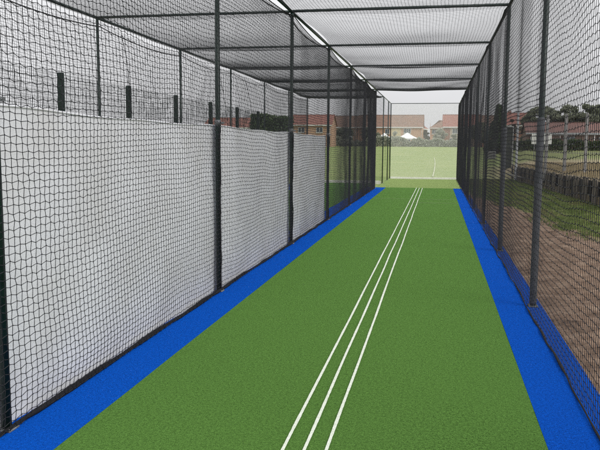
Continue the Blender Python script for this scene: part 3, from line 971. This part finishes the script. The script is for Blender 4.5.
house(-9.35, 178, 16.2, 8.5, 5.1, 8.0, M['brick_pink'], M['tile_brown'],
      'long pink brick house with brown tiled roof and a cream panel, beyond the white canopies',
      windows=[(4.35, 3.35, 1.75, 1.15, 3), (-.65, 3.2, 1.1, 1.2, 2), (-5.5, 3.3, 1.6, 1.2, 3), (4.3, .9, 1.8, 1.2, 3), (-3.2, .9, 1.4, 1.2, 2)],
      panels=[(.35, 2.75, .3, 4.6, M['render_cream'])], door=-1.9)
house(3.3, 187, 5.6, 8.0, 5.1, 7.0, M['brick_pink'], M['tile_brown'], 'small pink house with a dark window and a white porch, between the two larger houses',
      windows=[(-1.6, 3.35, 1.5, 1.2, 2), (.9, 3.3, 1.0, 1.1, 2), (-1.5, .8, 1.6, 1.2, 3)], hip=True)
house(8.1, 172, 8.6, 8.5, 5.0, 7.8, M['render_pale'], M['tile_red'], 'pale rendered house with a red tiled roof and brick corner, right of the field end',
      windows=[(-1.6, 3.2, 1.2, 1.2, 2), (1.6, 3.2, 1.5, 1.2, 3), (-1.9, .8, 1.8, 1.3, 3)], panels=[(-4.25, -2.75, 0, 4.85, M['brick_red'])])
house(-1.2, 200, 7, 8.0, 5.2, 8.0, M['brick_red'], M['tile_red'], 'red brick house turned gable end on, in the gap between two houses', rz=R(78), windows=[(0, 3.2, 1.2, 1.1, 2)])
house(15.6, 165, 8.0, 8, 4.9, 7.3, M['brick_red'], M['tile_brown'], 'brown roofed brick house seen through the dark netting left of the conifer',
      windows=[(-2, 3.1, 1.2, 1.1, 2), (1.8, 3.1, 1.2, 1.1, 2), (0, .8, 1.6, 1.2, 2)], chim=(3,))
house(18.8, 150, 5.0, 7.5, 4.8, 7.2, M['brick_red'], M['tile_red'], 'brick house with a bright red roof showing just right of the conifer',
      windows=[(-.8, 3.0, 1.2, 1.1, 2), (1.2, 3.0, 1.2, 1.1, 2)])
for k, (x, lab) in enumerate(((18.1, 'red brick bungalow with dark tiled roof behind the white board'),
                              (23.1, 'red brick bungalow with dark tiled roof, middle one of three behind the pale barrier'),
                              (28.1, 'red brick bungalow with dark tiled roof at the right edge of the view'))):
    house(x, 110 + k * .8, 4.9, 6, 2.75, 4.2, M['brick_dark'], M['tile_dark'], lab,
          windows=[(-1.2, .9, 1.5, 1.15, 2)], door=1.0, door_mat=M['brick_dark'], trim=M['pole'], name='bungalow')
house(-24.6, 150, 9, 8, 4.9, 7.0, M['brick_pink'], M['tile_red'], 'red roofed house showing above the farthest white sheet',
      windows=[(-2, 3.1, 1.4, 1.1, 2), (2, 3.1, 1.4, 1.1, 2)])
house(-15.9 - 6.5, 176, 9.5, 8, 5.0, 7.7, M['brick_pink'], M['tile_brown'], 'brown roofed house left of the long pink one, seen through dark netting',
      windows=[(-2.4, 3.1, 1.5, 1.1, 2), (2.2, 3.1, 1.5, 1.1, 2), (0, .8, 1.6, 1.2, 2)])
house(-34, 122, 10.5, 8, 4.0, 5.7, M['brick_red'], M['tile_red'], 'red roofed house low on the left between the thick fence posts',
      windows=[(-2.4, 2.6, 1.5, 1.1, 2), (2.2, 2.6, 1.5, 1.1, 2)])


# white garden canopies behind the hedge
def canopy(x, y, w, top, eave, label):
    z = hz(x, y)
    t = thing('canopy', label, 'canopy', (x, y, z), 0, 'white canopies behind the hedge')
    a = w / 2; mb = MB()
    vs = [(-a, -a, eave), (a, -a, eave), (a, a, eave), (-a, a, eave), (0, 0, top), (-a, -a, eave - .28), (a, -a, eave - .28), (a, a, eave - .28), (-a, a, eave - .28),
          (-a * .5, -a * .5, (eave + top) / 2 - .12), (a * .5, -a * .5, (eave + top) / 2 - .12), (a * .5, a * .5, (eave + top) / 2 - .12), (-a * .5, a * .5, (eave + top) / 2 - .12)]
    fs = []
    for i in range(4):
        j = (i + 1) % 4
        fs += [(i, j, 9 + j, 9 + i), (9 + i, 9 + j, 4), (5 + i, 5 + j, j, i)]
    mb.add(vs, fs)
    link('cover', mb.mesh('cover'), M['canvas'], t)
    for sx in (-1, 1):
        for sy in (-1, 1):
            link('leg', MB().tube([(sx * (a - .06), sy * (a - .06), -.1), (sx * (a - .06), sy * (a - .06), eave - .05)], .04, 6).mesh('leg'), M['white_paint'], t)


canopy(-4.55, 168.2, 5.2, 3.3, 1.9, 'white pitched canopy in front of the long pink house, the larger in view')
canopy(-10.0, 168.4, 3.8, 3.2, 1.9, 'white pitched canopy at the left beside the end post')

hedge('hedge', -30, 9.5, 164, 2.0, 1.6, M['leaf_grey'], 'ragged grey green hedge along the far side of the field', 101, n=26000, leaf=.16)
hedge('hedge', 12.6, 31, 105, 1.35, 1.2, M['leaf_mid'], 'green hedge in front of the brick bungalows at right', 102, n=9000, leaf=.14)
hedge('hedge', -13.6, -9.9, 60, 4.25, 1.2, M['leaf_conifer'], 'tall dark clipped hedge above the far white sheets', 103, n=12000, leaf=.12, rough=.04)
hedge('hedge', -60, -30.5, 150, 2.2, 1.8, M['leaf_mid'], 'long hedge at the far left of the field', 104, n=9000, leaf=.16)

tree('conifer_tree', 10.35, 95, 6.3, 3.3, M['leaf_conifer'], 'dark green conifer standing left of the tall pale pole', 201, n=16000, conifer=True, leaf=.11)
tree('bush', 12.0, 96, 4.6, 1.6, M['leaf_brown'], 'russet bush tucked against the right of the conifer', 202, n=3000, leaf=.10)
tree('bush', -7.6, 168, 3.6, 1.9, M['leaf_grey'], 'grey green bush between the two white canopies', 203, n=3500, leaf=.11)
tree('bush', 3.2, 167, 4.4, 3.2, M['leaf_grey'], 'large grey green bush in front of the small pink house', 204, n=5000, leaf=.13)
tree('bush', 6.4, 167.5, 3.0, 2.0, M['leaf_grey'], 'smaller bush in front of the pale rendered house', 205, n=3000, leaf=.12)
tree('bush', -.6, 190, 4.4, 2.4, M['leaf_brown'], 'reddish bush in the gap beside the long pink house', 206, n=3000, leaf=.13)
for k, (x, h, w_, lab) in enumerate(((17.3, 6.9, 4.4, 'dark tree behind the bungalows, next to the red roof'),
                                     (20.2, 7.2, 4.6, 'dark tree above the first bungalow'),
                                     (22.9, 7.0, 4.4, 'dark tree between the first and second bungalows'),
                                     (25.4, 7.9, 4.8, 'tallest dark tree, rounded above the middle bungalow'),
                                     (28.0, 7.2, 4.4, 'dark tree above the last bungalow at right'),
                                     (30.7, 7.5, 4.8, 'dark tree at the right edge beyond the last bungalow'))):
    tree('tree', x, 121, h, w_, M['leaf_dark'], lab, 300 + k, n=8000, leaf=.17, group='trees behind the bungalows')
for k, (x, y, h, w_, lab) in enumerate(((-13.4, 170, 4.3, 5.6, 'broad dark bush left of the canopies, seen through black netting'),
                                        (-19.5, 168, 4.0, 6.0, 'broad dark bush in front of the brown roofed house at left'),
                                        (11.9, 160, 5.2, 5.0, 'broad dark bush seen through the right netting by the end post'))):
    tree('bush', x, y, h, w_, M['leaf_dark'], lab, 320 + k, n=9000, leaf=.15)

# pale low block on the field edge
pb = link('concrete_block', MB().bevbox(-.45, .45, -.4, .4, -.2, .62, .04).mesh('concrete_block'), M['concrete'], None, (8.4, 80, hz(8.4, 80) + .15))
tag(pb, 'pale concrete block on the field left of the conifer', 'block')


# ------------------------------------------------------------------ rough grass
def blades(name, X, Y, Z, hgt, m, seed):
    g = np.random.default_rng(seed); k = len(X)
    a = g.uniform(0, 2 * math.pi, k); w = .006 + .006 * g.random(k); h_ = hgt * g.uniform(.45, 1.35, k)
    lx, ly = g.normal(0, .45, k) * h_, g.normal(0, .45, k) * h_
    b0 = np.stack([X - w * np.cos(a), Y - w * np.sin(a), Z], -1); b1 = np.stack([X + w * np.cos(a), Y + w * np.sin(a), Z], -1)
    c0 = np.stack([X + lx * .4 - .7 * w * np.cos(a), Y + ly * .4 - .7 * w * np.sin(a), Z + h_ * .6], -1)
    c1 = np.stack([X + lx * .4 + .7 * w * np.cos(a), Y + ly * .4 + .7 * w * np.sin(a), Z + h_ * .6], -1)
    tp = np.stack([X + lx, Y + ly, Z + h_], -1)
    tq = tp + np.array([.002, 0, 0])
    V = np.stack([b0, b1, c1, c0, tp, tq], 1).reshape(-1, 3)
    base = np.arange(k)[:, None] * 6
    F = np.concatenate([base + np.array([[0, 1, 2, 3]]), base + np.array([[3, 2, 5, 4]])])
    o = link(name, mesh_np(name, V, F), m); o['kind'] = 'stuff'
    return o


g = np.random.default_rng(77)
X = g.uniform(3.85, 7.3, 150000); Y = g.uniform(12.5, 38.5, 150000)
keep = (X < wall_x(Y) - .05)
edge = 27.5 - (np.clip(X, 3.8, 5.6) - 3.8) / 1.8 * 12.9
dens = ss(-2.0, 2.5, Y - edge + 2.2 * vnoise(X * .9, Y * .9, 55)) * (.35 + .65 * ss(-.4, .4, vnoise(X * 2.1, Y * 2.1, 56)))
keep &= g.random(len(X)) < dens
X, Y = X[keep], Y[keep]
Z = -.02 + .02 * ss(wall_x(Y) - 1.6, wall_x(Y), X)
dryer = g.random(len(X)) < .12 + .45 * ss(-.1, .5, vnoise(X * 1.3, Y * .8, 57))
gl = blades('dry_grass', X[dryer], Y[dryer], Z[dryer], .08, M['blade_straw'], 81); gl['label'] = 'straw coloured grass mixed into the green by the soil'
X, Y, Z = X[~dryer], Y[~dryer], Z[~dryer]
gl = blades('rough_grass', X, Y, Z, .085, M['blade'], 78); gl['label'] = 'rough green grass between the soil and the timber wall'
X = g.uniform(6.4, 14, 60000); Y = g.uniform(13, 44, 60000); off = X - wall_x(Y)
keep = (off > .1) & ((Y < 38.8) | (off > 2)); X, Y = X[keep], Y[keep]
gl = blades('dry_grass', X, Y, terrain(X, Y) - .01, .09, M['blade_dry'], 79); gl['label'] = 'dry tan grass on the raised ground'
